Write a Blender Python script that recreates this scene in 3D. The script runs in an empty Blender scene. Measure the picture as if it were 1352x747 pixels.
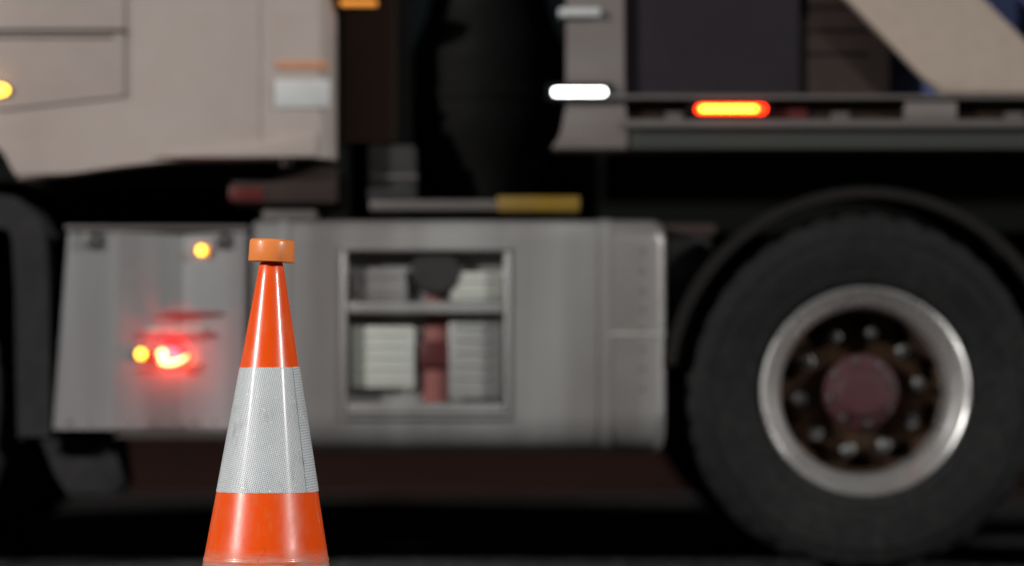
import bpy, bmesh, math, random
from mathutils import Vector, Matrix
R = math.radians
PI = math.pi
random.seed(7)
S = bpy.context.scene
C = S.collection

# ------------------------------------------------------------------ camera
EYE = 0.525                       # camera height above the road
FPX = 3840.0                      # focal length in pixels of the 1352 px wide photograph
cam_d = bpy.data.cameras.new('camera')
cam = bpy.data.objects.new('camera', cam_d); C.objects.link(cam)
cam.location = (0, -8.0, EYE); cam.rotation_euler = (R(90), 0, 0)
cam_d.sensor_width = 36.0
cam_d.lens = 36.0 * FPX / 1352.0
cam_d.shift_y = (505.0 - 373.5) / 1352.0     # horizon sits below the picture's middle
cam_d.clip_start = 0.1; cam_d.clip_end = 2000
cam_d.dof.use_dof = True
cam_d.dof.focus_distance = 6.0 - 0.07
cam_d.dof.aperture_fstop = 1.2
S.camera = cam

# ------------------------------------------------------------------ night sky + low light from the right
AZ, EL = 57.0, 19.0               # direction towards the light, seen from the road
world = bpy.data.worlds.new('World'); S.world = world
world.use_nodes = True
wn = world.node_tree.nodes; wl = world.node_tree.links
sky = wn.new('ShaderNodeTexSky'); sky.sky_type = 'NISHITA'; sky.sun_disc = False
sky.sun_elevation = R(EL); sky.sun_rotation = R(180 - AZ)
bg = wn['Background']; bg.inputs['Strength'].default_value = 0.0012
wl.new(sky.outputs['Color'], bg.inputs['Color'])
sun_d = bpy.data.lights.new('sun', 'SUN'); sun_d.energy = 1.9; sun_d.angle = R(3.0); sun_d.color = (1.0, 0.97, 0.94)
sun = bpy.data.objects.new('sun', sun_d); C.objects.link(sun)
to_light = Vector((math.sin(R(AZ)) * math.cos(R(EL)), -math.cos(R(AZ)) * math.cos(R(EL)), math.sin(R(EL))))
sun.rotation_euler = to_light.to_track_quat('Z', 'Y').to_euler()
sun.location = (8, -6, 5)

S.view_settings.view_transform = 'Standard'; S.view_settings.look = 'None'
S.view_settings.exposure = 0.0; S.view_settings.gamma = 1.0
S.render.engine = 'CYCLES'
S.cycles.use_denoising = True
S.cycles.max_bounces = 6
S.cycles.sample_clamp_indirect = 6.0

# ------------------------------------------------------------------ helpers
def X(px): return (px - 676.0) / 480.0            # metres along the truck's side, which stands at y = 0
def Z(py): return EYE + (505.0 - py) / 480.0

def link(name, me, mat, parent=None, loc=None, rot=None):
    o = bpy.data.objects.new(name, me); C.objects.link(o)
    if mat is not None and not me.materials: me.materials.append(mat)
    if parent is not None: o.parent = parent
    if loc is not None: o.location = loc
    if rot is not None: o.rotation_euler = rot
    return o
def finish(bm, name, mat, parent=None, loc=None, rot=None, sharp=32, recalc=True):
    if recalc: bmesh.ops.recalc_face_normals(bm, faces=bm.faces[:])
    me = bpy.data.meshes.new(name); bm.to_mesh(me); bm.free()
    for p in me.polygons: p.use_smooth = True
    me.set_sharp_from_angle(angle=R(sharp))
    return link(name, me, mat, parent, loc, rot)
def tag(o, label, cat, group=None):
    o['label'] = label; o['category'] = cat
    if group: o['group'] = group
def thing(name, label, cat, loc=(0, 0, 0), group=None):
    o = bpy.data.objects.new(name, None); C.objects.link(o); o.location = loc
    o.empty_display_size = 0.2
    tag(o, label, cat, group); return o

def add_box(bm, x0, x1, y0, y1, z0, z1, bev=0.0, seg=2):
    r = bmesh.ops.create_cube(bm, size=1.0)
    vs = r['verts']
    for v in vs:
        v.co = ((x0 + x1) / 2 + v.co.x * (x1 - x0), (y0 + y1) / 2 + v.co.y * (y1 - y0), (z0 + z1) / 2 + v.co.z * (z1 - z0))
    if bev > 0:
        es = {e for v in vs for e in v.link_edges}
        bmesh.ops.bevel(bm, geom=list(es), offset=bev, segments=seg, affect='EDGES', profile=0.5)
def box(name, x0, x1, y0, y1, z0, z1, mat, parent, bev=0.004, seg=2):
    bm = bmesh.new(); add_box(bm, x0, x1, y0, y1, z0, z1, bev, seg)
    return finish(bm, name, mat, parent)
def pbox(name, px0, px1, py0, py1, y0, y1, mat, parent, bev=0.004, seg=2):
    return box(name, X(px0), X(px1), y0, y1, Z(py1), Z(py0), mat, parent, bev, seg)

def add_prism(bm, pts, y0, y1, bev=0.0, seg=2):
    """closed polygon of (x, z) metres extruded from y0 (near) to y1 (far); bevels the near outline"""
    n = len(pts)
    a = [bm.verts.new((p[0], y0, p[1])) for p in pts]
    b = [bm.verts.new((p[0], y1, p[1])) for p in pts]
    f = bm.faces.new(a); bm.faces.new(b[::-1])
    for i in range(n):
        j = (i + 1) % n
        bm.faces.new((a[i], b[i], b[j], a[j]))
    if bev > 0:
        bmesh.ops.bevel(bm, geom=list(f.edges), offset=bev, segments=seg, affect='EDGES', profile=0.5)
def prism(name, pts_px, y0, y1, mat, parent, bev=0.004, seg=2, metres=False, sharp=32):
    pts = pts_px if metres else [(X(a), Z(b)) for a, b in pts_px]
    bm = bmesh.new(); add_prism(bm, pts, y0, y1, bev, seg)
    return finish(bm, name, mat, parent, sharp=sharp)

def add_lathe(bm, prof, axis='z', seg=48, cx=0, cy=0, cz=0, closed=False, cap=True, skip=None, a0=0.0, a1=2 * PI):
    """prof: list of (radius, h) ; axis z -> h is z, axis y -> h is y"""
    full = abs(a1 - a0 - 2 * PI) < 1e-6
    n = seg if full else seg + 1
    rings = []
    for r, h in prof:
        ring = []
        for k in range(n):
            t = a0 + (a1 - a0) * k / seg
            if axis == 'z': co = (cx + r * math.cos(t), cy + r * math.sin(t), cz + h)
            elif axis == 'y': co = (cx + r * math.cos(t), cy + h, cz + r * math.sin(t))
            else: co = (cx + h, cy + r * math.cos(t), cz + r * math.sin(t))
            ring.append(bm.verts.new(co))
        rings.append(ring)
    m = len(prof)
    for i in range(m if closed else m - 1):
        for k in range(seg):
            if skip and skip(i, k): continue
            A, B = rings[i], rings[(i + 1) % m]
            k2 = (k + 1) % n if full else k + 1
            bm.faces.new((A[k], A[k2], B[k2], B[k]))
    if cap and full and not closed:
        bm.faces.new(rings[0][::-1]); bm.faces.new(rings[-1])
    return rings
def lathe(name, prof, mat, parent, axis='z', seg=48, c=(0, 0, 0), closed=False, cap=True, skip=None, sharp=35, loc=None, a0=0.0, a1=2 * PI):
    bm = bmesh.new(); add_lathe(bm, prof, axis, seg, *c, closed=closed, cap=cap, skip=skip, a0=a0, a1=a1)
    return finish(bm, name, mat, parent, loc=loc, sharp=sharp)
def add_tube(bm, pts, r, seg=10):
    pts = [Vector(p) for p in pts]; rings = []
    up = Vector((0, 0, 1))
    for i, p in enumerate(pts):
        d = (pts[min(i + 1, len(pts) - 1)] - pts[max(i - 1, 0)]).normalized()
        u = d.cross(up if abs(d.z) < 0.95 else Vector((1, 0, 0))).normalized(); v = d.cross(u)
        rr = r[i] if isinstance(r, (list, tuple)) else r
        rings.append([bm.verts.new(p + rr * (math.cos(2 * PI * k / seg) * u + math.sin(2 * PI * k / seg) * v)) for k in range(seg)])
    for a, b in zip(rings, rings[1:]):
        for k in range(seg): bm.faces.new((a[k], a[(k + 1) % seg], b[(k + 1) % seg], b[k]))
    bm.faces.new(rings[0][::-1]); bm.faces.new(rings[-1])
def tube(name, pts, r, mat, parent, seg=10):
    bm = bmesh.new(); add_tube(bm, pts, r, seg)
    return finish(bm, name, mat, parent, sharp=50)

# ------------------------------------------------------------------ materials
class NT:
    def __init__(s, name):
        s.m = bpy.data.materials.new(name); s.m.use_nodes = True
        s.t = s.m.node_tree; s.b = s.t.nodes['Principled BSDF']
    def n(s, typ, **kw):
        o = s.t.nodes.new(typ)
        for k, v in kw.items():
            if k.startswith('i_'):
                o.inputs[int(k[2:]) if k[2:].isdigit() else k[2:].replace('_', ' ')].default_value = v
            else: setattr(o, k, v)
        return o
    def l(s, a, b): s.t.links.new(a, b)
    def set(s, **kw):
        for k, v in kw.items(): s.b.inputs[k.replace('_', ' ')].default_value = v
    def coord(s, out='Object', scale=(1, 1, 1)):
        tc = s.n('ShaderNodeTexCoord'); mp = s.n('ShaderNodeMapping'); mp.inputs['Scale'].default_value = scale
        s.l(tc.outputs[out], mp.inputs['Vector']); return mp.outputs['Vector']
    def noise(s, vec, scale, detail=4, rough=0.55):
        o = s.n('ShaderNodeTexNoise'); o.inputs['Scale'].default_value = scale; o.inputs['Detail'].default_value = detail; o.inputs['Roughness'].default_value = rough
        s.l(vec, o.inputs['Vector']); return o.outputs['Fac']
    def ramp(s, fac, stops):
        o = s.n('ShaderNodeValToRGB'); e = o.color_ramp.elements
        while len(e) < len(stops): e.new(0.5)
        for k, (p, c) in enumerate(stops):
            e[k].position = p; e[k].color = (c[0], c[1], c[2], 1) if isinstance(c, (tuple, list)) else (c, c, c, 1)
        s.l(fac, o.inputs['Fac']); return o.outputs['Color']
    def bump(s, h, strength=0.2, dist=0.002):
        o = s.n('ShaderNodeBump'); o.inputs['Strength'].default_value = strength; o.inputs['Distance'].default_value = dist
        s.l(h, o.inputs['Height']); s.l(o.outputs['Normal'], s.b.inputs['Normal'])
    def math(s, op, a, b=None):
        o = s.n('ShaderNodeMath', operation=op)
        for i, v in enumerate((a, b)):
            if v is None: continue
            if isinstance(v, (int, float)): o.inputs[i].default_value = v
            else: s.l(v, o.inputs[i])
        return o.outputs[0]

def grimy(name, col, rough=0.4, metal=0.0, dirt=0.25, coat=0.0, dirtcol=(0.05, 0.042, 0.035), scale=3.0, stretch=(1, 1, 1), bump=0.05):
    t = NT(name); v = t.coord(scale=stretch)
    n1 = t.noise(v, scale, 6, 0.62); n2 = t.noise(v, scale * 9, 3)
    mix = t.math('MULTIPLY', n1, n2)
    fac = t.ramp(mix, [(0.18, 0.0), (0.42, 1.0)])
    f2 = t.math('MULTIPLY', fac, dirt)
    m = t.n('ShaderNodeMix', data_type='RGBA'); m.inputs['A'].default_value = (*col, 1); m.inputs['B'].default_value = (*dirtcol, 1)
    t.l(f2, m.inputs['Factor']); t.l(m.outputs['Result'], t.b.inputs['Base Color'])
    t.l(t.ramp(n1, [(0.3, max(0.0, rough - 0.10)), (0.7, min(1.0, rough + 0.14))]), t.b.inputs['Roughness'])
    t.set(Metallic=metal, Coat_Weight=coat, Coat_Roughness=0.15)
    if max(col) < 0.06 and metal == 0 and rough > 0.3: t.b.inputs['Specular IOR Level'].default_value = 0.12
    if bump: t.bump(n2, bump, 0.001)
    return t.m
def glow(name, col, strength, rim=None):
    t = NT(name); t.set(Base_Color=(*col, 1), Roughness=0.25, Emission_Strength=strength)
    t.b.inputs['Emission Color'].default_value = (*col, 1)
    return t.m

M = {}
M['cab'] = grimy('cream_cab_paint', (0.370, 0.320, 0.296), 0.40, dirt=0.22, coat=0.2, dirtcol=(0.24, 0.19, 0.17), scale=1.3)
M['cab_trim'] = grimy('brown_black_trim', (0.025, 0.016, 0.012), 0.5, dirt=0.2)
M['black'] = grimy('black_plastic', (0.004, 0.004, 0.004), 0.75, dirt=0.3, dirtcol=(0.008, 0.007, 0.006))
M['dark'] = grimy('dark_grey_plastic', (0.03, 0.03, 0.031), 0.6, dirt=0.4, dirtcol=(0.06, 0.055, 0.05))
M['guard'] = grimy('grey_mudguard_plastic', (0.018, 0.018, 0.019), 0.65, dirt=0.5, dirtcol=(0.036, 0.035, 0.034))
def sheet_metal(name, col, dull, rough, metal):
    """aluminium: soft reflected-light bands painted in as streaks, mixed with road-spray film, faint brushing"""
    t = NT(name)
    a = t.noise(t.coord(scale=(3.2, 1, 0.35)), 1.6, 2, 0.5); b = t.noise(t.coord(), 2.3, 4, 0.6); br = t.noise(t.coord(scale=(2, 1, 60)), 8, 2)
    f = t.ramp(t.math('ADD', t.math('MULTIPLY', a, 0.65), t.math('MULTIPLY', b, 0.35)), [(0.36, 0.0), (0.62, 1.0)])  # upright sheen bands put into the base colour, with the film
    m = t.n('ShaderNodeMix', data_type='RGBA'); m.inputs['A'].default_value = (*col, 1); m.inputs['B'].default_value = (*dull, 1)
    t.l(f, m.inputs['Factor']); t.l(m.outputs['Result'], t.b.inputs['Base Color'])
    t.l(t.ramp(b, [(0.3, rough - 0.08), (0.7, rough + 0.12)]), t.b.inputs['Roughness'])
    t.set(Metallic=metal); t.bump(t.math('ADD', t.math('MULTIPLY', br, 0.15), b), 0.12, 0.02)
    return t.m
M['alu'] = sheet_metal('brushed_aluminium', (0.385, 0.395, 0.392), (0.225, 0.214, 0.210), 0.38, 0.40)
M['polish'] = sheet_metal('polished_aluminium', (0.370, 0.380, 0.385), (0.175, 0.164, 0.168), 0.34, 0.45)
M['bright'] = grimy('bright_aluminium', (0.46, 0.48, 0.44), 0.45, metal=0.15, dirt=0.2, dirtcol=(0.35, 0.33, 0.27), scale=5)
M['rimmet'] = grimy('polished_wheel_metal', (0.62, 0.62, 0.61), 0.30, metal=0.8, dirt=0.35, dirtcol=(0.16, 0.15, 0.14), scale=6, bump=0.02)
M['dullguard'] = grimy('black_mudguard_rubber', (0.010, 0.0095, 0.009), 0.8, dirt=0.5, dirtcol=(0.020, 0.018, 0.017), scale=6)
M['rubber'] = grimy('tyre_rubber', (0.011, 0.0118, 0.0122), 0.78, dirt=0.6, dirtcol=(0.030, 0.030, 0.030), scale=4, bump=0.3)
M['disc'] = grimy('rusty_wheel_disc', (0.026, 0.016, 0.011), 0.7, dirt=0.55, dirtcol=(0.10, 0.042, 0.014), scale=9)
M['hub'] = grimy('maroon_hub_paint', (0.060, 0.016, 0.022), 0.55, dirt=0.4, dirtcol=(0.04, 0.02, 0.02), scale=9)
M['nut'] = grimy('steel_nut', (0.15, 0.155, 0.155), 0.42, metal=0.8, dirt=0.3, scale=30)
M['post'] = grimy('grey_beige_paint', (0.150, 0.134, 0.129), 0.55, dirt=0.3, dirtcol=(0.11, 0.09, 0.08), scale=3)
M['arm'] = grimy('tan_arm_paint', (0.37, 0.305, 0.255), 0.5, dirt=0.3, dirtcol=(0.22, 0.17, 0.13), scale=2.5)
M['panel'] = grimy('dark_plum_panel', (0.021, 0.018, 0.024), 0.6, dirt=0.35, dirtcol=(0.03, 0.024, 0.024), scale=2)
M['brown'] = grimy('dark_brown_panel', (0.036, 0.026, 0.024), 0.6, dirt=0.4, scale=3)
M['blue'] = grimy('blue_container_paint', (0.06, 0.085, 0.22), 0.5, dirt=0.3, scale=2)
M['rail'] = grimy('grey_steel_rail', (0.105, 0.095, 0.093), 0.55, metal=0.1, dirt=0.45, dirtcol=(0.06, 0.055, 0.05), scale=4, stretch=(0.5, 1, 4))
M['railgreen'] = grimy('grey_green_rail', (0.045, 0.049, 0.047), 0.55, dirt=0.4, scale=4, stretch=(0.5, 1, 4))
M['redplastic'] = grimy('red_strap', (0.24, 0.085, 0.078), 0.5, dirt=0.3, scale=6)
M['darkred'] = grimy('dark_red_buckle', (0.07, 0.010, 0.012), 0.4, dirt=0.3, scale=6)
M['yellow'] = grimy('yellow_marker', (0.19, 0.115, 0.010), 0.5, dirt=0.4, scale=6)
M['whiteplate'] = grimy('white_plate', (0.50, 0.52, 0.52), 0.4, dirt=0.6, dirtcol=(0.28, 0.28, 0.28), scale=6, stretch=(0.6, 1, 6))
M['orangeplate'] = grimy('orange_strip', (0.50, 0.25, 0.14), 0.5, dirt=0.3, scale=6)
M['slat'] = grimy('brown_slat', (0.030, 0.018, 0.012), 0.6, dirt=0.4, dirtcol=(0.012, 0.01, 0.01), scale=4)
M['glass'] = grimy('dark_window_glass', (0.015, 0.017, 0.02), 0.08, dirt=0.1)
M['redref'] = grimy('red_reflector', (0.085, 0.012, 0.012), 0.4, dirt=0.2, scale=8)
M['amber_on'] = glow('glowing_amber', (1.0, 0.42, 0.03), 9.0)
M['amber_low'] = glow('lit_amber_lens_dim', (1.0, 0.36, 0.06), 0.7)
M['marker_on'] = glow('lit_orange_red_lens', (1.0, 0.022, 0.004), 8.0)
M['marker_core'] = glow('lit_marker_diodes', (1.0, 0.60, 0.035), 8.0)
M['white_on'] = glow('lit_white_lens', (0.90, 1.0, 0.98), 10.0)
M['red_on'] = glow('glowing_red_reflection', (1.0, 0.0028, 0.004), 130.0)
M['warm_on'] = glow('glowing_warm_reflection', (1.0, 0.66, 0.22), 5.0)

def asphalt_material(name, base, lightc, red=False):
    t = NT(name); v = t.coord()
    vo = t.n('ShaderNodeTexVoronoi'); vo.inputs['Scale'].default_value = 120.0; t.l(v, vo.inputs['Vector'])
    n1 = t.noise(v, 1.1, 6, 0.6); n2 = t.noise(v, 260, 2)
    stone = t.n('ShaderNodeMix', data_type='RGBA'); stone.inputs['A'].default_value = (*base, 1); stone.inputs['B'].default_value = (*lightc, 1)
    bw = t.n('ShaderNodeRGBToBW'); t.l(vo.outputs['Color'], bw.inputs['Color'])
    t.l(t.ramp(bw.outputs['Val'], [(0.45, 0.0), (0.8, 1.0)]), stone.inputs['Factor'])
    patch = t.n('ShaderNodeMix', data_type='RGBA', blend_type='MULTIPLY'); patch.inputs['Factor'].default_value = 1.0
    t.l(stone.outputs['Result'], patch.inputs['A']); t.l(t.ramp(n1, [(0.3, 0.55), (0.7, 1.15)]), patch.inputs['B'])
    t.l(patch.outputs['Result'], t.b.inputs['Base Color'])
    t.set(Roughness=0.9); t.b.inputs['Specular IOR Level'].default_value = 0.12
    h = t.math('ADD', t.math('MULTIPLY', vo.outputs['Distance'], -1.0), t.math('MULTIPLY', n2, 0.3))
    t.bump(h, 0.9, 0.008)
    return t.m
M['asphalt'] = asphalt_material('asphalt', (0.024, 0.024, 0.025), (0.10, 0.10, 0.10))
M['redlane'] = asphalt_material('red_asphalt', (0.032, 0.010, 0.007), (0.055, 0.02, 0.014))
M['line'] = grimy('worn_white_paint', (0.30, 0.29, 0.28), 0.8, dirt=0.8, scale=2)
M['stone'] = grimy('grit_stone', (0.16, 0.155, 0.15), 0.8, dirt=0.6, dirtcol=(0.05, 0.05, 0.05), scale=20)
M['concrete'] = grimy('concrete', (0.30, 0.29, 0.27), 0.8, dirt=0.4, scale=5)
M['grass'] = grimy('dark_grass', (0.04, 0.055, 0.025), 0.9, dirt=0.5, scale=2)
M['pole'] = grimy('galvanised_steel', (0.33, 0.34, 0.34), 0.45, metal=0.6, dirt=0.3, scale=4)

# ------------------------------------------------------------------ the setting
def sheet(name, x0, x1, y0, y1, z, mat):
    bm = bmesh.new()
    bm.faces.new([bm.verts.new(p) for p in ((x0, y0, z), (x1, y0, z), (x1, y1, z), (x0, y1, z))])
    o = finish(bm, name, mat, recalc=False); o['kind'] = 'structure'; return o
sheet('ground', -900, 900, -900, 900, -0.02, M['grass'])
sheet('road', -300, 300, -10.5, 26.2, 0.0, M['asphalt'])
sheet('lane_line', -300, 300, 5.25, 5.37, 0.004, M['line'])
sheet('cycle_lane', -300, 300, 5.6, 26.0, 0.004, M['redlane'])
for nm, ya, yb in (('kerb_near', -10.65, -10.5), ('kerb_far', 26.2, 26.35)):
    o = box(nm, -300, 300, ya, yb, -0.1, 0.12, M['concrete'], None, 0.012); o['kind'] = 'structure'
for nm, ya, yb in (('pavement_near', -14.5, -10.653), ('pavement_far', 26.353, 29.5)):
    o = box(nm, -300, 300, ya, yb, -0.1, 0.116, M['asphalt'], None, 0.0); o['kind'] = 'structure'

# loose grit lying on the asphalt
bm = bmesh.new()
rg = random.Random(3)
for k in range(3600):
    x = rg.uniform(-2.2, 2.4); y = rg.uniform(0.1, 1.9) if rg.random() < 0.8 else rg.uniform(-3, 3)
    s = rg.uniform(0.0012, 0.0034) * (2.0 if rg.random() < 0.015 else 1.0)
    mat = Matrix.Translation((x, y, s * 0.4)) @ Matrix.Rotation(rg.uniform(0, 6.28), 4, 'Z') @ Matrix.Diagonal((s * rg.uniform(0.8, 1.7), s * rg.uniform(0.8, 1.5), s * rg.uniform(0.6, 1.0), 1))
    vs = [bm.verts.new(mat @ Vector(p)) for p in ((1, 0, 0), (0, 1, 0), (-1, 0, 0), (0, -1, 0), (0, 0, 1), (0, 0, -1))]
    for i in range(4):
        j = (i + 1) % 4
        bm.faces.new((vs[i], vs[j], vs[4])); bm.faces.new((vs[j], vs[i], vs[5]))
o = finish(bm, 'loose_grit', M['stone'], recalc=False); o['kind'] = 'stuff'
tag(o, 'fine loose grit scattered on the dark asphalt', 'grit')

# ------------------------------------------------------------------ traffic cone
CX, CY = (350 - 676) / 640.0, -2.0
def ZC(py): return EYE + (505.0 - py) / 640.0
def cr(z): return 0.131 - 0.171 * (z - 0.147)
def lean(z): return 0.0175 * max(0.0, z - 0.04)

# orange plastic
t = NT('orange_cone_plastic'); v = t.coord()
n1 = t.noise(v, 14, 5, 0.6); n2 = t.noise(t.coord(scale=(1, 1, 0.25)), 120, 3); n3 = t.noise(v, 380, 2)
m1 = t.n('ShaderNodeMix', data_type='RGBA'); m1.inputs['A'].default_value = (0.93, 0.088, 0.003, 1); m1.inputs['B'].default_value = (0.84, 0.14, 0.03, 1)
t.l(t.ramp(t.math('MULTIPLY', n1, n2), [(0.22, 0.0), (0.42, 0.75)]), m1.inputs['Factor'])
sep = t.n('ShaderNodeSeparateXYZ'); tc = t.n('ShaderNodeTexCoord'); t.l(tc.outputs['Object'], sep.inputs[0])
low = t.n('ShaderNodeMapRange'); low.inputs['From Min'].default_value = 0.188; low.inputs['From Max'].default_value = 0.155; t.l(sep.outputs['Z'], low.inputs['Value'])
scr = t.noise(t.coord(scale=(3, 3, 55)), 9, 4, 0.7)
dirtf = t.math('MULTIPLY', low.outputs[0], t.ramp(scr, [(0.38, 0.0), (0.55, 0.9)]))
m2 = t.n('ShaderNodeMix', data_type='RGBA'); m2.inputs['B'].default_value = (0.50, 0.36, 0.29, 1)
t.l(m1.outputs['Result'], m2.inputs['A']); t.l(dirtf, m2.inputs['Factor'])
sc_a = t.noise(t.coord(scale=(1.0, 1.0, 0.16)), 75, 3, 0.6); sc_b = t.noise(t.coord(), 11, 2)
m3 = t.n('ShaderNodeMix', data_type='RGBA'); m3.inputs['B'].default_value = (0.16, 0.06, 0.035, 1)
t.l(t.math('MULTIPLY', t.ramp(sc_a, [(0.66, 0.0), (0.72, 0.8)]), t.ramp(sc_b, [(0.5, 0.0), (0.62, 1.0)])), m3.inputs['Factor']); t.l(m2.outputs['Result'], m3.inputs['A'])
t.l(m3.outputs['Result'], t.b.inputs['Base Color'])
t.l(t.ramp(n1, [(0.3, 0.26), (0.7, 0.44)]), t.b.inputs['Roughness'])
t.set(Coat_Weight=0.25, Coat_Roughness=0.12, Subsurface_Weight=0.0)
t.bump(t.math('ADD', n2, t.math('MULTIPLY', n3, 0.5)), 0.10, 0.0012)
M['cone'] = t.m
M['cap'] = grimy('pale_orange_cap_plastic', (0.92, 0.27, 0.06), 0.40, dirt=0.15, coat=0.1, dirtcol=(0.55, 0.2, 0.08), scale=40, bump=0.02)
# micro-prismatic sheeting: unrolled hexagon cells
def sheeting(name, lined):
    t = NT(name)
    uv = t.n('ShaderNodeUVMap'); uv.uv_map = 'UVMap'
    sp = t.n('ShaderNodeSeparateXYZ'); t.l(uv.outputs['UV'], sp.inputs[0])
    k = 2 * PI / 0.0040
    def wave(dx, dy):
        a = t.math('ADD', t.math('MULTIPLY', sp.outputs['X'], k * dx), t.math('MULTIPLY', sp.outputs['Y'], k * dy))
        return t.math('COSINE', a)
    if lined:
        h = t.math('MULTIPLY', t.math('ADD', wave(0.0, 0.72), 0.6), 1.0)
        f = t.ramp(h, [(0.0, 1.0), (1.0, 0.0)])
    else:
        h = t.math('ADD', t.math('ADD', wave(1, 0), wave(0.5, 0.866)), wave(-0.5, 0.866))
        f = t.ramp(t.math('MULTIPLY', t.math('ADD', h, 1.5), 0.2222), [(0.25, 0.0), (0.75, 1.0)])
    n = t.noise(t.coord(), 60, 4); nb = t.noise(t.coord(), 9, 4)
    m = t.n('ShaderNodeMix', data_type='RGBA')
    m.inputs['A'].default_value = (0.72, 0.77, 0.80, 1); m.inputs['B'].default_value = (0.42, 0.45, 0.47, 1) if lined else (0.17, 0.175, 0.185, 1)
    t.l(t.math('MULTIPLY', f, t.ramp(n, [(0.25, 0.7), (0.7, 1.0)])), m.inputs['Factor'])
    m2 = t.n('ShaderNodeMix', data_type='RGBA', blend_type='MULTIPLY'); m2.inputs['Factor'].default_value = 1.0
    t.l(m.outputs['Result'], m2.inputs['A']); t.l(t.ramp(nb, [(0.3, 0.86), (0.7, 1.0)]), m2.inputs['B'])
    vo = t.n('ShaderNodeTexVoronoi'); vo.inputs['Scale'].default_value = 420.0; t.l(t.coord(), vo.inputs['Vector'])
    bw = t.n('ShaderNodeRGBToBW'); t.l(vo.outputs['Color'], bw.inputs['Color'])
    m4 = t.n('ShaderNodeMix', data_type='RGBA'); m4.inputs['B'].default_value = (0.85, 0.88, 0.88, 1); t.l(m2.outputs['Result'], m4.inputs['A'])  # prism sparkle painted in as random pale cells
    t.l(t.math('MULTIPLY', t.ramp(bw.outputs['Val'], [(0.80, 0.0), (0.86, 1.0)]), t.ramp(n, [(0.45, 0.0), (0.6, 0.9)])), m4.inputs['Factor'])
    cre = t.noise(t.coord(scale=(1, 1, 0.4)), 26, 3, 0.6)
    m5 = t.n('ShaderNodeMix', data_type='RGBA', blend_type='MULTIPLY'); m5.inputs['Factor'].default_value = 1.0
    t.l(m4.outputs['Result'], m5.inputs['A']); t.l(t.ramp(cre, [(0.30, 0.72), (0.42, 1.0)]), m5.inputs['B'])
    t.l(m5.outputs['Result'], t.b.inputs['Base Color'])
    t.l(t.ramp(nb, [(0.3, 0.28), (0.7, 0.42)]), t.b.inputs['Roughness'])
    t.set(Metallic=0.0, Coat_Weight=0.35, Coat_Roughness=0.12)
    t.bump(t.math('ADD', t.math('MULTIPLY', h, 0.25), t.math('MULTIPLY', cre, 3.0)), 0.35, 0.0012)
    return t.m
M['sleeve'] = sheeting('white_reflective_sheeting', False)
M['sleeve_lap'] = sheeting('white_reflective_sheeting_overlap', True)
M['sleeve_edge'] = grimy('white_sleeve_edge', (0.78, 0.77, 0.72), 0.5, dirt=0.1, scale=30)

cone = thing('traffic_cone', 'orange traffic cone with one silver reflective band and orange cap on top', 'traffic cone', (CX, CY, 0))
prof = []
ztop = ZC(346)
for k in range(34):
    z = 0.036 + (ztop - 0.007 - 0.036) * k / 33; prof.append((cr(z), z))
# moulded stacking ridge low on the body
prof2 = []
for r, z in prof: prof2.append((r, z))
prof2 += [(cr(0.1585), 0.1585), (cr(0.162) + 0.0014, 0.1605), (cr(0.168) + 0.0014, 0.1655), (cr(0.1685), 0.1680)]
prof2.sort(key=lambda p: p[1])
prof2 += [(cr(ztop) - 0.0004, ztop - 0.0035), (cr(ztop) - 0.0025, ztop - 0.0006), (cr(ztop) - 0.006, ztop), (0.014, ztop)]
bm = bmesh.new(); add_lathe(bm, prof2, 'z', 96, cap=False)
for vv in bm.verts: vv.co.x += lean(vv.co.z)
body = finish(bm, 'cone_body', M['cone'], cone, sharp=60)
# square rubber foot with cut corners
a, c0 = 0.205, 0.045
oct_ = [(-a + c0, -a), (a - c0, -a), (a, -a + c0), (a, a - c0), (a - c0, a), (-a + c0, a), (-a, a - c0), (-a, -a + c0)]
bm = bmesh.new()
lo = [bm.verts.new((p[0], p[1], 0.0005)) for p in oct_]; hi = [bm.verts.new((p[0] * 0.985, p[1] * 0.985, 0.036)) for p in oct_]
bm.faces.new(lo[::-1]); ft = bm.faces.new(hi)
for i in range(8): bm.faces.new((lo[i], lo[(i + 1) % 8], hi[(i + 1) % 8], hi[i]))
bmesh.ops.bevel(bm, geom=list(ft.edges), offset=0.006, segments=2, affect='EDGES')
finish(bm, 'base', M['black'], cone)
# reflective sleeve
z0, z1 = ZC(648), ZC(485)
alpha = math.atan(0.171); apex = 0.147 + 0.131 / 0.171
def sleeve_part(name, a0, a1, off, za, zb, mat, parent, nseg, nz=10):
    bm = bmesh.new(); uvl = bm.loops.layers.uv.new('UVMap'); rows = []
    hs = [(off - 0.0008, za)] + [(off, za + (zb - za) * i / nz) for i in range(nz + 1)] + [(off - 0.0008, zb)]
    info = {}
    for o_, z in hs:
        row = []
        for k in range(nseg + 1):
            t_ = a0 + (a1 - a0) * k / nseg; r = cr(z) + o_
            w = bm.verts.new((r * math.cos(t_) + lean(z), r * math.sin(t_), z)); s = (apex - z) / math.cos(alpha); ph = t_ * math.sin(alpha)
            info[w] = (s * math.sin(ph), s * math.cos(ph)); row.append(w)
        rows.append(row)
    for A, B in zip(rows, rows[1:]):
        for k in range(nseg):
            f = bm.faces.new((A[k], A[k + 1], B[k + 1], B[k]))
            for lp in f.loops: lp[uvl].uv = info[lp.vert]
    for A, B in zip(rows, rows[1:]): pass
    return finish(bm, name, mat, parent, sharp=60, recalc=False)
slv = sleeve_part('reflective_sleeve', -PI, PI, 0.0008, z0, z1, M['sleeve'], cone, 96)
lap0 = -PI / 2 + R(54)
sleeve_part('sleeve_overlap', lap0, lap0 + R(50), 0.0018, z0 + 0.0005, z1 + 0.0016, M['sleeve_lap'], slv, 20)
bm = bmesh.new()
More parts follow.
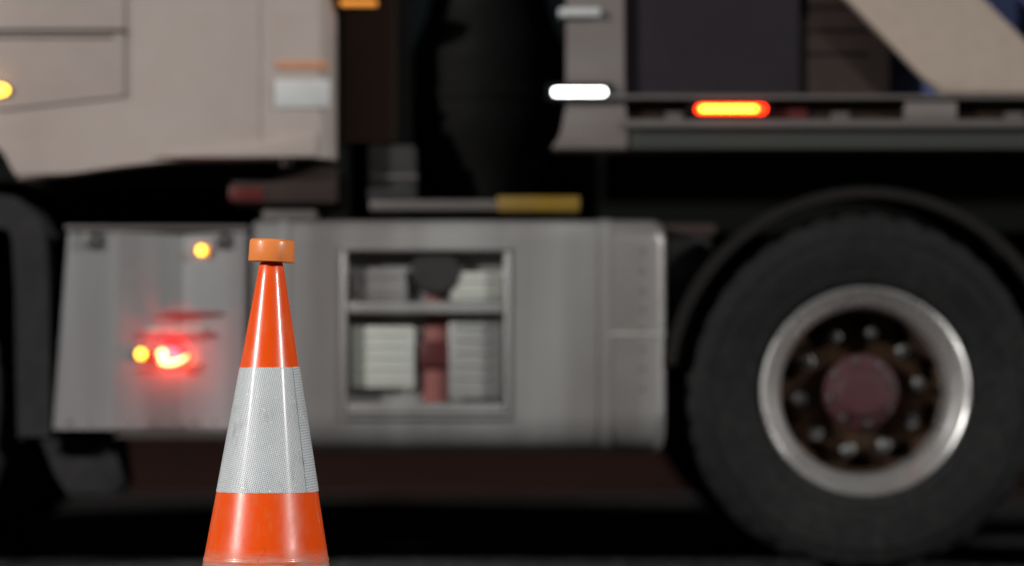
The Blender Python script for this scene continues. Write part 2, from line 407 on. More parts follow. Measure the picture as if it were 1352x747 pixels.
for k in range(10):
    a0_, a1_ = -PI / 2 + R(16) + R(39) * k / 10, -PI / 2 + R(16) + R(39) * (k + 1) / 10
    q = []
    for aa, zz in ((a0_, z1 - 0.0016), (a1_, z1 - 0.0018), (a1_, z1 + 0.0002), (a0_, z1 + 0.0002)):
        q.append(bm.verts.new(((cr(zz) + 0.0012) * math.cos(aa) + lean(zz), (cr(zz) + 0.0012) * math.sin(aa), zz)))
    bm.faces.new(q)
finish(bm, 'sleeve_lip', M['sleeve_edge'], slv, recalc=False)
# cap: a thick hollow drum standing on a short stem
cz = ZC(345.5); ch = 0.046; crad = 0.0470
capp = [(0.010, cz + 0.012), (0.0405, cz + 0.012), (0.0418, cz + 0.0005), (0.0425, cz), (crad, cz), (crad + 0.0006, cz + 0.0012), (crad - 0.0008, cz + ch - 0.006), (crad - 0.0020, cz + ch - 0.0022), (crad - 0.0048, cz + ch), (0.0, cz + ch + 0.0004)]
capp = [(r, h - cz) for r, h in capp]
bm = bmesh.new(); add_lathe(bm, capp[:-1], 'z', 72, cap=False)
top = [v_ for v_ in bm.verts if abs(v_.co.z - ch) < 1e-6 and abs(v_.co.xy.length - (crad - 0.0048)) < 1e-5]
top.sort(key=lambda q: math.atan2(q.co.y, q.co.x)); bm.faces.new(top)
capo = finish(bm, 'cap', M['cap'], cone, loc=(lean(cz), 0, cz), rot=(R(0.6), R(2.4), 0), sharp=40)
lathe('stem', [(0.012, -0.004), (0.012, 0.016), (0.010, 0.016)], M['nut'], capo, seg=20)
for ang in (-100, -62, -52):
    bm = bmesh.new(); add_box(bm, -0.0026, 0.0026, -0.001, 0.001, 0.0004, 0.006, 0.0005)
    finish(bm, 'clip', M['bright'], capo, loc=(0.034 * math.cos(R(ang)), 0.034 * math.sin(R(ang)), -0.001), rot=(0, 0, R(ang + 90)))

# ------------------------------------------------------------------ the truck
truck = thing('truck', 'cream and silver heavy truck with lit marker lamps driving past the cone', 'truck', (0, 0, 0))
T = truck

# --- cab
arch = [(24, 238), (18, 228), (6, 204), (-10, 170), (-50, 122), (-120, 95), (-230, 85), (-340, 95), (-410, 122), (-450, 170), (-478, 238), (-484, 300)]
cab_pts = [(364, 209)] + [(230, 211.5), (160, 219), (90, 229)] + arch + [(-488, 540), (-840, 540), (-868, 470), (-872, 160), (-850, 60), (-760, -440), (-735, -620), (-690, -690), (300, -730), (350, -715), (364, -690)]
cab = prism('cab', cab_pts, 0.0, 2.50, M['cab'], T, bev=0.022, seg=3, sharp=40)
box('cab_floor', X(-450), X(360), 0.10, 2.4, Z(236), Z(214), M['black'], cab, 0.0)
door_pts = [(164, 128), (0, 146), (-24, 138), (-62, 98), (-126, 74), (-230, 66), (-440, 66), (-520, 40), (-560, -40), (-560, -120), (-490, -470), (140, -500), (158, -490), (166, -470)]
door = prism('door', door_pts, -0.010, 0.004, M['cab'], cab, bev=0.004, seg=2)
prism('window', [(60, -130), (-490, -130), (-440, -430), (60, -450)], -0.014, 0.0, M['glass'], door, bev=0.003)
pbox('handle', 60, 140, -70, -48, -0.035, -0.006, M['black'], door, 0.006)
pbox('trim_strip', -500, 166, 39.5, 44.5, -0.0125, -0.005, M['cab_trim'], door, 0.001)
pbox('trim_strip', -500, 150, 48.5, 51.5, -0.0125, -0.005, M['cab_trim'], door, 0.001)
# door seal groove along the rear edge of the door
pbox('door_seal', 167.5, 172, -480, 131, -0.002, 0.003, M['cab'], cab, 0.0005)
# rear fairing, curving in towards the gap
nf = 14
sec = []
for k in range(nf + 1):
    u = k / nf
    px = 346 + 96 * u
    yy = -0.004 if u < 0.76 else -0.004 + 0.085 * ((u - 0.76) / 0.24) ** 2.2
    sec.append((X(px), yy))
bm = bmesh.new(); zb, zt = Z(208.5), Z(-680)
rows = [[bm.verts.new((x, y, z)) for x, y in sec] for z in (zb, zt)]
back = [[bm.verts.new((x - 0.004, y + 0.03, z)) for x, y in sec] for z in (zb, zt)]
for k in range(nf):
    bm.faces.new((rows[0][k], rows[0][k + 1], rows[1][k + 1], rows[1][k]))
    bm.faces.new((back[0][k + 1], back[0][k], back[1][k], back[1][k + 1]))
    bm.faces.new((rows[0][k + 1], rows[0][k], back[0][k], back[0][k + 1]))
    bm.faces.new((rows[1][k], rows[1][k + 1], back[1][k + 1], back[1][k]))
for k in (0, nf): bm.faces.new((rows[0][k], rows[1][k], back[1][k], back[0][k]))
fairing = finish(bm, 'side_fairing', M['cab'], cab)
pbox('reflective_plate', 363, 436, 106, 143, -0.010, -0.001, M['whiteplate'], fairing, 0.002)
pbox('orange_strip', 364, 434, 80, 92, -0.009, -0.001, M['orangeplate'], fairing, 0.0015)
prism('skirt_panel', [(202, 208.2), (330, 190), (418, 178), (418, 207), (330, 207.5)], -0.012, 0.002, M['cab'], cab, bev=0.003)
# side indicator on the door
def oval_glow(name, px, py, rx, rz, ydepth, y, lens, parent, house=True, nm='lens'):
    """dome lens on a shallow dark housing"""
    bm = bmesh.new(); rings = 7; seg = 28; rws = []
    for i in range(rings + 1):
        a = (PI / 2) * i / rings
        rws.append([bm.verts.new((X(px) + rx * math.cos(a) * math.cos(2 * PI * k / seg), y - ydepth * math.sin(a), Z(py) + rz * math.cos(a) * math.sin(2 * PI * k / seg))) for k in range(seg)] if i < rings else [bm.verts.new((X(px), y - ydepth, Z(py)))])
    for i in range(rings):
        A, B = rws[i], rws[i + 1]
        for k in range(seg):
            k2 = (k + 1) % seg
            if len(B) == 1: bm.faces.new((A[k], A[k2], B[0]))
            else: bm.faces.new((A[k], A[k2], B[k2], B[k]))
    hs = None
    if house:
        hb = bmesh.new(); fr = []
        for yy, s in ((y + 0.006, 1.22), (y - 0.004, 1.22), (y - 0.006, 1.12), (y - 0.004, 0.98)):
            fr.append([hb.verts.new((X(px) + rx * s * math.cos(2 * PI * k / seg), yy, Z(py) + rz * s * math.sin(2 * PI * k / seg))) for k in range(seg)])
        for A, B in zip(fr, fr[1:]):
            for k in range(seg): hb.faces.new((A[k], A[(k + 1) % seg], B[(k + 1) % seg], B[k]))
        hs = finish(hb, name, M['black'], parent)
        return hs, finish(bm, nm, lens, hs)
    return None, finish(bm, name, lens, parent)
oval_glow('indicator_lamp', -1, 120, 0.030, 0.016, 0.022, -0.012, M['amber_on'], door)
# front of the cab, beyond the frame
prism('windscreen', [(-846, 40), (-855, 40), (-765, -430), (-756, -430)], 0.14, 2.36, M['glass'], cab, bev=0.002)
box('bumper', X(-890), X(-850), 0.05, 2.45, Z(545), Z(400), M['dark'], cab, 0.02)
for yy in (0.28, 2.22):
    bm = bmesh.new(); add_box(bm, X(-896), X(-884), yy - 0.16, yy + 0.16, Z(455), Z(410), 0.006); finish(bm, 'headlight', M['white_on'], cab)
# front mudguard, squarish, standing free below the cab
def band(name, path, w, y0, y1, mat, parent, lip=0.025):
    """mudguard: a strip along path (px) of thickness w px between y0 and y1, with a rolled outer edge"""
    P = [Vector((X(a), Z(b))) for a, b in path]; n = len(P); bm = bmesh.new(); V = []
    for i in range(n):
        d = (P[min(i + 1, n - 1)] - P[max(i - 1, 0)]).normalized(); nrm = Vector((-d.y, d.x))
        w_ = w / 480.0
        i0 = P[i]; i1 = P[i] + nrm * w_; i2 = P[i] + nrm * 0.008
        V.append([bm.verts.new((q.x, yy, q.y)) for q, yy in ((i0, y1), (i0, y0 + 0.006), (i0 + nrm * 0.004, y0), (i1 - nrm * 0.004, y0), (i1, y0 + 0.006), (i1, y0 + lip), (i2, y0 + lip), (i2, y1))])
    m = 8
    for A, B in zip(V, V[1:]):
        for k in range(m): bm.faces.new((A[k], A[(k + 1) % m], B[(k + 1) % m], B[k]))
    bm.faces.new(V[0]); bm.faces.new(V[-1][::-1])
    return finish(bm, name, mat, parent, sharp=45)
fm = [(64, 576), (62, 500), (60, 380), (56, 310), (44, 278), (16, 258), (-60, 246), (-230, 242), (-400, 246), (-476, 262), (-504, 300), (-510, 380), (-512, 470)]
band('front_mudguard', [(a, b) for a, b in fm], 46, 0.055, 0.50, M['guard'], T)
# the cab's underside: engine block and a dim box under the sleeper
box('engine', X(-420), X(330), 0.75, 1.75, 0.55, 1.075, M['black'], T, 0.02)
ub = pbox('coolant_box', 300, 441, 216, 266, 0.10, 0.5, M['brown'], T, 0.012)
pbox('reflector', 298, 344, 244, 262, 0.096, 0.104, M['redref'], ub, 0.002)
pbox('clamp_plate', 344, 414, 276, 289.5, 0.06, 0.20, M['rail'], T, 0.003)
# --- polished side box with folded face
def folded(name, cols, ztop_px, zbot_px, depth, mat, parent):
    bm = bmesh.new(); tp = []; bt = []
    for pt, pb, y in cols:
        tp.append(bm.verts.new((X(pt), y + 0.012, Z(ztop_px)))); bt.append(bm.verts.new((X(pb), y, Z(zbot_px))))
    mid = [bm.verts.new((X(pt), y, Z(ztop_px + 7))) for pt, pb, y in cols]
    n = len(cols)
    tb = [bm.verts.new((v_.co.x, depth, v_.co.z)) for v_ in tp]; bb = [bm.verts.new((v_.co.x, depth, v_.co.z)) for v_ in bt]
    for k in range(n - 1):
        bm.faces.new((bt[k], bt[k + 1], mid[k + 1], mid[k])); bm.faces.new((mid[k], mid[k + 1], tp[k + 1], tp[k]))
        bm.faces.new((tp[k], tp[k + 1], tb[k + 1], tb[k])); bm.faces.new((bt[k + 1], bt[k], bb[k], bb[k + 1]))
        bm.faces.new((tb[k], tb[k + 1], bb[k + 1], bb[k]))
    bm.faces.new((bt[0], mid[0], tp[0], tb[0], bb[0])); bm.faces.new((bt[-1], bb[-1], tb[-1], tp[-1], mid[-1]))
    return finish(bm, name, mat, parent, sharp=2)
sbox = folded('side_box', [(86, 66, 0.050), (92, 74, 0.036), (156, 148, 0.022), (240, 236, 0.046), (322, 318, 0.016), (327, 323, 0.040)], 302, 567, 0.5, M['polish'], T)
pbox('box_lid', 84, 326, 297, 303, 0.02, 0.5, M['rail'], sbox, 0.002)
pbox('grab_handle', 194, 268, 433, 437.5, -0.006, 0.008, M['bright'], sbox, 0.002)
for hx in (200, 262): pbox('handle_foot', hx - 3, hx + 3, 433.7, 436.8, 0.006, 0.034, M['bright'], sbox, 0.001)
pbox('red_strip', 212, 292, 411, 414.5, 0.016, 0.036, M['redplastic'], sbox, 0.001)
oval_glow('amber_reflection', 265, 330, 0.0125, 0.0125, 0.014, 0.0215, M['amber_on'], sbox)  # amber lights reflected in the panel, built as glowing domes on it
oval_glow('amber_reflection', 185, 467, 0.0140, 0.0140, 0.016, 0.024, M['amber_on'], sbox)
hs, rl = oval_glow('red_reflection', 222, 470, 0.034, 0.026, 0.034, 0.030, M['red_on'], sbox)  # red light reflected in the panel, built as a glowing dome
oval_glow('reflection_core', 214, 467, 0.014, 0.014, 0.012, 0.004, M['warm_on'], hs, house=False)
bm = bmesh.new()
cres = [(212 + 4 * k, 474 + 7 * math.sin(PI * (k + 1.0) / 10) - 0.55 * k) for k in range(10)]
add_tube(bm, [(X(a_), -0.012 + 0.0016 * k, Z(b_)) for k, (a_, b_) in enumerate(cres)], [0.008, 0.008, 0.0078, 0.0075, 0.007, 0.0065, 0.006, 0.005, 0.004, 0.002], 10)
finish(bm, 'reflection_tail', M['warm_on'], hs)  # trailing end of the reflected light, built as a glowing tube
# latches, hinges and rivets on the box, rivets along the tank
for px in (120, 292):
    lt = pbox('latch', px - 9, px + 9, 306, 326, 0.008, 0.040, M['nut'], sbox, 0.003)
riv = None
def rivet(px, py, y, parent):
    global riv
    if riv is None:
        bm = bmesh.new(); add_lathe(bm, [(0.0065, 0.002), (0.006, -0.002), (0.003, -0.004)], 'y', 10); riv = finish(bm, 'rivet', M['nut'], parent, loc=(X(px), y, Z(py))).data
    else: link('rivet', riv, None, parent, (X(px), y, Z(py)))
for k in range(9): rivet(90 + 27.5 * k, 557, 0.030, sbox)
# grey step under the side box
prism('lower_step', [(40, 580), (142, 580), (150, 640), (138, 657), (78, 657), (60, 630)], 0.16, 0.42, M['guard'], T, bev=0.010)

# --- fuel tank with a recess for two steps
def tank_profile():
    pts = []
    y0, y1 = 0.030, 0.66
    zt_, zb_ = Z(289), Z(599)
    for cxy, czz, r, a0, a1 in ((y0, zb_, 0.115, 270, 180), (y0, zt_, 0.060, 180, 90), (y1, zt_, 0.06, 90, 0), (y1, zb_, 0.115, 0, -90)):
        sx = 1 if cxy == y0 else -1; sz = -1 if czz == zt_ else 1
        oy, oz = cxy + sx * r, czz + sz * r
        for k in range(9):
            a = R(a0 + (a1 - a0) * k / 8); pts.append((oy + r * math.cos(a), oz + r * math.sin(a)))
    return pts
TP = tank_profile()
x0, xa, xb, x1 = X(329), X(456), X(667), X(880)
rz1, rz0, ry = Z(330), Z(548), 0.092
bm = bmesh.new()
def ring(x, shrink=0.0):
    cyy, czz = 0.345, (Z(289) + Z(599)) / 2
    out = []
    for y, z in TP:
        out.append(bm.verts.new((x, y + (shrink if y < cyy else -shrink), z + (shrink if z < czz else -shrink))))
    return out
e0 = ring(x0, 0.012); r0 = ring(x0 + 0.012); ra = ring(xa); rb = ring(xb); r1 = ring(x1 - 0.03); r2 = ring(x1 - 0.008, 0.010); e1 = ring(x1, 0.028)
nP = len(TP)
for A, B in ((e0, r0), (r0, ra), (rb, r1), (r1, r2), (r2, e1)):
    for k in range(nP): bm.faces.new((A[k], A[(k + 1) % nP], B[(k + 1) % nP], B[k]))
bm.faces.new(e0[::-1]); bm.faces.new(e1)
# middle part: the near flat face (between the lower and upper roundings) is cut open
lowi, upi = 8, 9                      # end of the lower arc, start of the upper arc on the near side
for k in range(nP):
    if k == lowi: continue
    bm.faces.new((ra[k], ra[(k + 1) % nP], rb[(k + 1) % nP], rb[k]))
lz, uz = TP[lowi][1], TP[upi][1]
def quad(*p): bm.faces.new([bm.verts.new(q) for q in p])
yf = TP[lowi][0]
# face strips above / below the hole, then the liner of the recess
if uz > rz1: quad((xa, yf, rz1), (xb, yf, rz1), (xb, yf, uz), (xa, yf, uz))
if rz0 > lz: quad((xa, yf, lz), (xb, yf, lz), (xb, yf, rz0), (xa, yf, rz0))
bmesh.ops.remove_doubles(bm, verts=bm.verts[:], dist=0.0005)
bmesh.ops.recalc_face_normals(bm, faces=bm.faces[:])
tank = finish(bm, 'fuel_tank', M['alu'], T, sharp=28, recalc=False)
bm = bmesh.new()
zl, zu = max(rz0, lz), min(rz1, uz)
quad((xa, yf, zl), (xa, ry, zl), (xa, ry, zu), (xa, yf, zu)); quad((xb, ry, zl), (xb, yf, zl), (xb, yf, zu), (xb, ry, zu))
quad((xa, ry, zl), (xb, ry, zl), (xb, ry, zu), (xa, ry, zu))
quad((xa, ry, zl), (xa, yf, zl), (xb, yf, zl), (xb, ry, zl)); quad((xa, yf, zu), (xa, ry, zu), (xb, ry, zu), (xb, yf, zu))
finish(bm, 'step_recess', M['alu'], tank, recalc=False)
# rolled frame round the recess
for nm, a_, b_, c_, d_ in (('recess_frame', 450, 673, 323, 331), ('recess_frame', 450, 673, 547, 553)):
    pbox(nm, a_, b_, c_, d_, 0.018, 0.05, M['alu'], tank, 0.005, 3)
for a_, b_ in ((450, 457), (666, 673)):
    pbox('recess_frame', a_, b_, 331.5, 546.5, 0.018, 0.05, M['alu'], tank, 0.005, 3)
def tread(py0, py1, x_a, x_b):
    bm = bmesh.new(); add_box(bm, X(x_a), X(x_b), 0.012, 0.090, Z(py1), Z(py0), 0.005, 2)
    for k in range(15):
        xx = X(x_a + 10 + (x_b - x_a - 20) * k / 14)
        add_box(bm, xx - 0.004, xx + 0.004, 0.02, 0.088, Z(py0), Z(py0) + 0.006, 0.001, 1)
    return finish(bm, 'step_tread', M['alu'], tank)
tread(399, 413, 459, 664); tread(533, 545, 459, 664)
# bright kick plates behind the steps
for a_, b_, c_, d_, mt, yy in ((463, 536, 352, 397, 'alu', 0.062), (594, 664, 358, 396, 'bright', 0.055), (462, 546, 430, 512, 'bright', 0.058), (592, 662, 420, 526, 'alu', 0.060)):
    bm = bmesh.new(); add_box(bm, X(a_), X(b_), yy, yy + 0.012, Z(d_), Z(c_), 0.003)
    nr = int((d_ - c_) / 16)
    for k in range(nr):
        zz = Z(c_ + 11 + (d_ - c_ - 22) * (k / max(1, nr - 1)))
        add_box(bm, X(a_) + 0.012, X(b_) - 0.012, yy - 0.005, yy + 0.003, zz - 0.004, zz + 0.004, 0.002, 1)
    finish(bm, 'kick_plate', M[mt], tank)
strap = prism('strap', [(562, 358), (593, 358), (590, 532), (556, 532)], 0.080, 0.086, M['redplastic'], tank, bev=0.002)
pbox('buckle', 553, 594, 449, 484, 0.062, 0.0795, M['darkred'], strap, 0.004)
# black filler cap at the top of the recess
lathe('filler_cap', [(0.0, 0.040), (0.056, 0.042), (0.066, 0.050), (0.069, 0.060), (0.069, 0.10), (0.06, 0.12)], M['dark'], tank, axis='y', seg=36, c=(X(575), 0, Z(357)), cap=False)
# tank straps
for px in (372, 800):
    bm = bmesh.new(); w = 0.018; prv = None
    for y, z in TP[2:20]:
        cyy, czz = 0.345, (Z(289) + Z(599)) / 2; d = Vector((y - cyy, z - czz)).normalized() * 0.004
        cur = [bm.verts.new((X(px) - w, y + d.x, z + d.y)), bm.verts.new((X(px) + w, y + d.x, z + d.y))]
        if prv: bm.faces.new((prv[0], prv[1], cur[1], cur[0]))
        prv = cur
    finish(bm, 'tank_strap', M['alu'], tank)
for k in range(8):
    rivet(342, 330 + 26 * k, 0.029, tank); rivet(866 - 16, 330 + 26 * k, 0.029, tank)
# pale seam on the tank end
pbox('weld_seam', 806, 879, 438.5, 441.5, 0.0265, 0.032, M['bright'], tank, 0.001)

# --- behind the cab
# catwalk edge and yellow marker above the tank
pbox('catwalk', 486, 662, 262, 275, 0.07, 0.75, M['rail'], T, 0.003)
pbox('yellow_marker', 656, 766, 257, 277, 0.065, 0.20, M['yellow'], T, 0.004)
bx_ = pbox('valve_box', 482, 546, 186, 259, 0.14, 0.45, M['dark'], T, 0.008)
pbox('nameplate', 486, 549, 226.5, 231.5, 0.132, 0.142, M['rail'], bx_, 0.001)
lv = pbox('louvre_panel', 443, 540, -640, 182, 0.20, 0.26, M['black'], T, 0.003)
sl_me = None
for k in range(56):
    zc = Z(174 - 12.4 * k)
    if sl_me is None:
        bm = bmesh.new(); add_box(bm, X(446), X(520), -0.016, 0.012, -0.0085, 0.0085, 0.003, 1)
        for v_ in bm.verts: v_.co.z += v_.co.y * 0.5
        o = finish(bm, 'slat', M['slat'], lv, loc=(0, 0.184, zc)); sl_me = o.data
    else:
        link('slat', sl_me, None, lv, (0, 0.184, zc))
bl = pbox('amber_work_lamp', 444, 500, -22, -1, 0.02, 0.10, M['black'], T, 0.006)
pbox('lens', 448, 496, -3, 3, 0.03, 0.095, M['amber_low'], bl, 0.002)
# black air-cleaner canister
cxm, rr = X(644), 104 / 480.0
can = [(0.12, Z(262)), (0.15, Z(212)), (rr - 0.055, Z(200)), (rr - 0.022, Z(170)), (rr - 0.006, Z(140)), (rr - 0.006, Z(120)), (rr + 0.002, Z(118)), (rr + 0.002, Z(106)), (rr - 0.004, Z(104)), (rr, Z(60)), (rr - 0.004, Z(36)), (rr - 0.036, Z(0)), (rr - 0.05, Z(-30)), (rr - 0.05, Z(-560)), (rr - 0.02, Z(-570)), (rr - 0.02, Z(-640)), (rr - 0.06, Z(-660))]
lathe('air_cleaner', can, M['black'], T, seg=48, c=(cxm, 0.40, 0), sharp=30)
box('gearbox_cover', X(440), X(800), 0.75, 1.9, 0.95, Z(20), M['black'], T, 0.02)
for yy in (0.78, 1.64): box('chassis_rail', X(-700), X(2700), yy, yy + 0.08, 0.72, 0.98, M['black'], T, 0.006)
# coiled air lines between cab and bed
for hz, hm, hy in ((150, 'darkred', 0.62), (168, 'black', 0.66)):
    pts = []
    for k in range(0, 181):
        u = k / 180; a = u * 2 * PI * 15
        pts.append((X(525 + 215 * u) + 0.0, hy + 0.022 * math.cos(a), Z(hz - 60) - 0.10 * math.sin(PI * u) + 0.022 * math.sin(a)))
    tube('air_line', pts, 0.006, M[hm], T, 6)
# --- headboard post, lamp, load bed
post = prism('headboard_post', [(728, 196), (744, 172), (750, 140), (750, -700), (822, -700), (822, 126), (828, 160), (830, 196)], 0.02, 0.16, M['post'], T, bev=0.006)
pbox('bracket', 738, 792, 11, 22, -0.004, 0.06, M['whiteplate'], post, 0.003)
wl_ = pbox('white_marker_lamp', 721, 809, 110, 134, 0.0, 0.03, M['black'], T, 0.006)
def pill(name, px0, px1, py0, py1, y0, y1, mat, parent):
    r = (py1 - py0) / 2; pts = []
    for k in range(9): a = R(90 + 180 * k / 8); pts.append((px0 + r + r * math.cos(a), (py0 + py1) / 2 - r * math.sin(a)))
    for k in range(9): a = R(-90 + 180 * k / 8); pts.append((px1 - r + r * math.cos(a), (py0 + py1) / 2 - r * math.sin(a)))
    return prism(name, pts, y0, y1, mat, parent, bev=0.004, seg=2)
pill('lens', 730, 800, 117.5, 126.5, -0.012, 0.004, M['white_on'], wl_)
# bed side rails, running back past the frame
BX1 = 2650
pbox('bed_rail', 800, BX1, 125.5, 131, -0.004, 0.20, M['rail'], T, 0.0015)
pbox('bed_web', 823, BX1, 131.3, 157.5, 0.055, 0.16, M['cab_trim'], T, 0.0)
pbox('bed_rail', 828, BX1, 158, 168.5, 0.004, 0.20, M['rail'], T, 0.002)
pbox('bed_skirt', 832, BX1, 169, 188, 0.028, 0.20, M['railgreen'], T, 0.003)
pbox('bed_rail', 832, BX1, 188.5, 196, 0.012, 0.20, M['railgreen'], T, 0.002)
for px in (1196, 1560, 1920, 2280):
    pbox('stake_pocket', px, px + 68, 132, 157, 0.012, 0.054, M['post'], T, 0.003)
pbox('side_reflector', 1018, 1068, 134, 155, 0.044, 0.0545, M['redref'], T, 0.002)
for px in (880, 1100, 1330):
    pbox('rope_hook', px, px + 22, 148, 157, 0.02, 0.0545, M['rail'], T, 0.002)
ml = pbox('side_marker_lamp', 908, 1020, 132, 156, 0.01, 0.054, M['black'], T, 0.005)
le = pill('lens', 919, 1012, 138.5, 149.5, -0.004, 0.012, M['marker_on'], ml)
pill('diode_strip', 924, 1000, 140.8, 147.2, -0.008, -0.002, M['marker_core'], ml)
box('bed_floor', X(830), X(BX1), 0.201, 2.3, Z(172), Z(128), M['black'], T, 0.0)
box('bed_edge_far', X(830), X(BX1), 2.301, 2.5, Z(196), Z(126), M['rail'], T, 0.003)
# load: dark panel, brown slotted panel, tan arm, blue container
pbox('side_panel', 823, 1058, -640, 125, 0.05, 0.09, M['panel'], T, 0.004)
sp_ = pbox('slotted_panel', 1060, 1180, -640, 125, 0.07, 0.11, M['brown'], T, 0.004)
for py in range(66, -600, -31): pbox('slot', 1066, 1150, py, py + 4, 0.067, 0.0705, M['black'], sp_, 0.0)
arm = prism('lifting_arm', [(1246, 125), (1215, 98), (690 + 40, -400), (760, -560), (820, -560), (900, -395), (1420, 118), (1420, 125)], -0.002, 0.046, M['arm'], T, bev=0.010, seg=3)
cont = box('container', X(1181), X(2600), 0.14, 2.35, Z(125), Z(-560), M['blue'], T, 0.01)
for k in range(10): pbox('container_rib', 1250 + 136 * k, 1290 + 136 * k, -540, 122, 0.095, 0.141, M['blue'], cont, 0.006)
# grey box between tank and wheel
eb = pbox('battery_box', 884, 946, 308, 484, 0.16, 0.6, M['dark'], T, 0.008)
pbox('box_lid', 880, 950, 292, 307, 0.15, 0.61, M['brown'], eb, 0.004)
box('cross_member', X(890), X(960), 0.3, 2.2, Z(600), Z(486), M['black'], T, 0.01)

# --- wheels
def make_wheel(px, y, front=False):
    """lathed round y: y grows inwards; returns the wheel (rim) with its pieces"""
    wx = X(px); wz = 0.500
    dy = 0.11 if front else 0.225
    prof = [(0.2895, 0.100), (0.2925, 0.078), (0.2900, 0.068), (0.2830, 0.0655), (0.2760, 0.070), (0.2700, 0.080), (0.2500, 0.098), (0.2360, 0.112), (0.2330, 0.122), (0.2310, 0.16), (0.2300, dy)]
    bm = bmesh.new(); add_lathe(bm, prof, 'y', 80, cap=False)
    rim = finish(bm, 'wheel', M['rimmet'], T, loc=(wx, y, wz), sharp=30)
    # disc with hand holes
    dp = [(0.2305, dy - 0.012), (0.218, dy), (0.178, dy - 0.006), (0.150, dy - 0.012), (0.130, dy - 0.012), (0.085, dy - 0.010)]
    bm = bmesh.new(); add_lathe(bm, dp, 'y', 80, cap=False, skip=lambda i, k: i == 1 and (k % 8) in (2, 3, 4, 5))
    finish(bm, 'disc', M['disc'], rim)
    # hub
    hp = [(0.105, dy + 0.02), (0.104, dy - 0.055), (0.098, dy - 0.064), (0.080, dy - 0.068), (0.074, dy - 0.076), (0.072, dy - 0.105), (0.064, dy - 0.114), (0.0, dy - 0.116)]
    bm = bmesh.new(); add_lathe(bm, hp[:-1], 'y', 40, cap=False)
    tv = [v_ for v_ in bm.verts if abs(v_.co.y - (dy - 0.114)) < 1e-6]; tv.sort(key=lambda q: math.atan2(q.co.z, q.co.x)); bm.faces.new(tv)
    hub = finish(bm, 'hub', M['hub'], rim)
    me = None
    for k in range(8):
        a = 2 * PI * k / 8 + 0.2; p = (0.088 * math.cos(a), dy - 0.064, 0.088 * math.sin(a))
        if me is None:
            bm = bmesh.new(); add_lathe(bm, [(0.009, 0.0), (0.009, -0.010), (0.006, -0.012)], 'y', 6); o = finish(bm, 'hub_bolt', M['nut'], rim, loc=p); me = o.data
        else: link('hub_bolt', me, None, rim, p)
    me = None
    for k in range(10):
        a = 2 * PI * k / 10 + 0.12; p = (0.1675 * math.cos(a), dy - 0.008, 0.1675 * math.sin(a))
        if me is None:
            bm = bmesh.new(); add_lathe(bm, [(0.021, 0.0), (0.021, -0.006), (0.0165, -0.008), (0.0165, -0.034), (0.011, -0.036), (0.011, -0.060), (0.009, -0.062)], 'y', 6); o = finish(bm, 'lug_nut', M['nut'], rim, loc=p, sharp=20); me = o.data
        else: link('lug_nut', me, None, rim, p)
    # tyre(s): sidewall with rings, shoulder blocks, tread grooves
    def tyre(y_off):
        tp = [(0.286, 0.110), (0.290, 0.088), (0.2955, 0.076), (0.305, 0.066), (0.315, 0.063), (0.318, 0.059), (0.324, 0.058), (0.328, 0.0605), (0.345, 0.054), (0.375, 0.047), (0.405, 0.045), (0.425, 0.047), (0.428, 0.0435), (0.436, 0.0435), (0.440, 0.049), (0.458, 0.055), (0.472, 0.062), (0.486, 0.074), (0.494, 0.090),
              (0.498, 0.105), (0.499, 0.118), (0.486, 0.120), (0.486, 0.130), (0.4995, 0.132), (0.500, 0.180), (0.486, 0.182), (0.486, 0.192), (0.500, 0.194), (0.4995, 0.244), (0.486, 0.246), (0.486, 0.256), (0.499, 0.258), (0.498, 0.271), (0.490, 0.290), (0.470, 0.314), (0.405, 0.331), (0.345, 0.322), (0.300, 0.300), (0.286, 0.27)]
        bm = bmesh.new(); rings = add_lathe(bm, tp, 'y', 144, cap=False)
        for i in (17, 18, 19, 20):
            for k, v_ in enumerate(rings[i]):
                if k % 4 == 0:
                    d = Vector((v_.co.x, 0, v_.co.z)).normalized(); v_.co -= d * (0.010 if i > 17 else 0.006); v_.co.y += 0.004
        # raised ribs in clusters on the sidewall
        for c0_ in (-104, -80, 10, 34, 120, 144):
            for q in range(7):
                a = R(c0_ + q * 2.6)
                vs = []
                for r_, w_ in ((0.352, 0.7), (0.388, 0.7)):
                    for s_ in (-1, 1):
                        aa = a + s_ * R(w_) * 0.8 + (0.03 if r_ > 0.36 else 0)
                        yb_ = 0.0535 if r_ < 0.36 else 0.0465
                        vs.append(bm.verts.new((r_ * math.cos(aa), yb_ - 0.0035, r_ * math.sin(aa)))); vs.append(bm.verts.new((r_ * math.cos(aa), yb_ + 0.004, r_ * math.sin(aa))))
                A, A2, B, B2, Cc, C2, D, D2 = vs
                for f_ in ((A, B, D, Cc), (A, A2, B2, B), (Cc, D, D2, C2), (A, Cc, C2, A2), (B, B2, D2, D)): bm.faces.new(f_)
        o = finish(bm, 'tyre', M['rubber'], rim, loc=(0, y_off, 0), sharp=35)
        return o
    tyre(0.0)
    if not front: tyre(0.31)
    lathe('brake_drum', [(0.10, 0.24), (0.205, 0.26), (0.208, 0.50), (0.1, 0.52)], M['disc'], rim, axis='y', seg=40)
    return rim
def far_copy(w):
    r = w.copy(); C.objects.link(r); r.location = (w.location.x, 2.5 - w.location.y, w.location.z); r.rotation_euler = (0, 0, PI)
    for ch in w.children:
        c = ch.copy(); C.objects.link(c); c.parent = r
rear = make_wheel(1147, 0.0)
fw = make_wheel(-230, 0.03, True)
def near_copy(w, px):
    r = w.copy(); C.objects.link(r); r.location = (X(px), w.location.y, w.location.z)
    for ch in w.children:
        c = ch.copy(); C.objects.link(c); c.parent = r
    return r
rear2 = near_copy(rear, 1795)
for w in (rear, rear2, fw): far_copy(w)
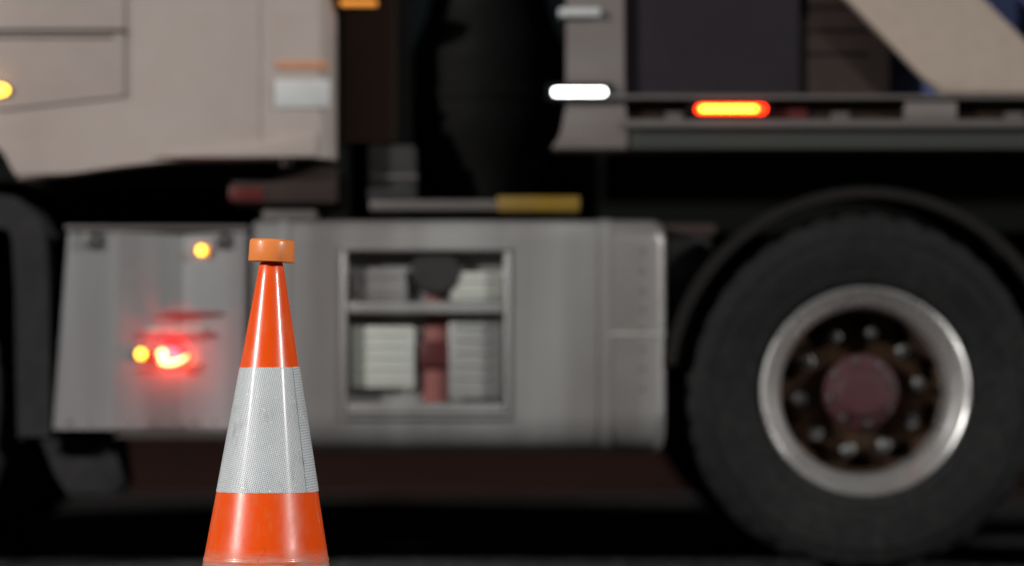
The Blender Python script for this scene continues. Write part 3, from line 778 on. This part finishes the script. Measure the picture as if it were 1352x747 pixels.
for nm, px, yy in (('axle', 1147, 0.3), ('axle', 1795, 0.3), ('axle', -230, 0.3)):
    bm = bmesh.new(); add_lathe(bm, [(0.07, yy), (0.07, 1.0), (0.17, 1.12), (0.17, 1.38), (0.07, 1.5), (0.07, 2.2)], 'y', 24, X(px), 0, 0.5); finish(bm, nm, M['black'], T)
# rear mudguards
for px in (1147, 1795):
    pth = []
    for k in range(37):
        a = R(-12 + 204 * k / 36) if False else R(8 + 164 * k / 36)
        pth.append((px + 272 * math.cos(a), 517 - 272 * math.sin(a)))
    band('rear_mudguard', pth, 16, 0.035, 0.66, M['dullguard'], T, lip=0.03)

# ------------------------------------------------------------------ street lamp behind the camera, to the left
def street_lamp(x, y, label):
    h = 7.2
    s = thing('street_lamp', label, 'street lamp', (x, y, 0.116))
    lathe('pole', [(0.11, 0.001), (0.11, 0.9), (0.075, 0.95), (0.045, h)], M['pole'], s, seg=20)
    pts = [(0, 0, h - 0.01), (0.05, 0.15, h + 0.12), (0.2, 0.5, h + 0.22), (0.42, 1.0, h + 0.27)]
    tube('arm', pts, 0.03, M['pole'], s)
    bm = bmesh.new(); add_box(bm, -0.16, 0.16, -0.36, 0.36, -0.06, 0.06, 0.04, 3)
    hd = finish(bm, 'lamp_head', M['pole'], s, loc=(0.5, 1.25, h + 0.26), rot=(R(12), 0, R(-20)))
    bm = bmesh.new(); add_box(bm, -0.13, 0.13, -0.28, 0.28, -0.085, -0.058, 0.01, 2)
    finish(bm, 'lens', M['lamp_on'], hd)
    ld = bpy.data.lights.new('street_light', 'SPOT'); ld.energy = 19500; ld.color = (1.0, 0.965, 0.93); ld.spot_size = R(150); ld.spot_blend = 0.6; ld.shadow_soft_size = 0.35
    lo_ = bpy.data.objects.new('street_light', ld); C.objects.link(lo_); lo_.parent = s; lo_.location = (0.5, 1.25, h + 0.10)
    d = Vector((-0.5 - x - 0.5, -1.0 - y - 1.25, -h * 0.85)); lo_.rotation_euler = (-d).to_track_quat('Z', 'Y').to_euler()
M['lamp_on'] = glow('lit_street_lamp_lens', (1.0, 0.80, 0.60), 40.0)
street_lamp(-17.0, -13.2, 'lit steel street lamp standing on the pavement across from the truck')
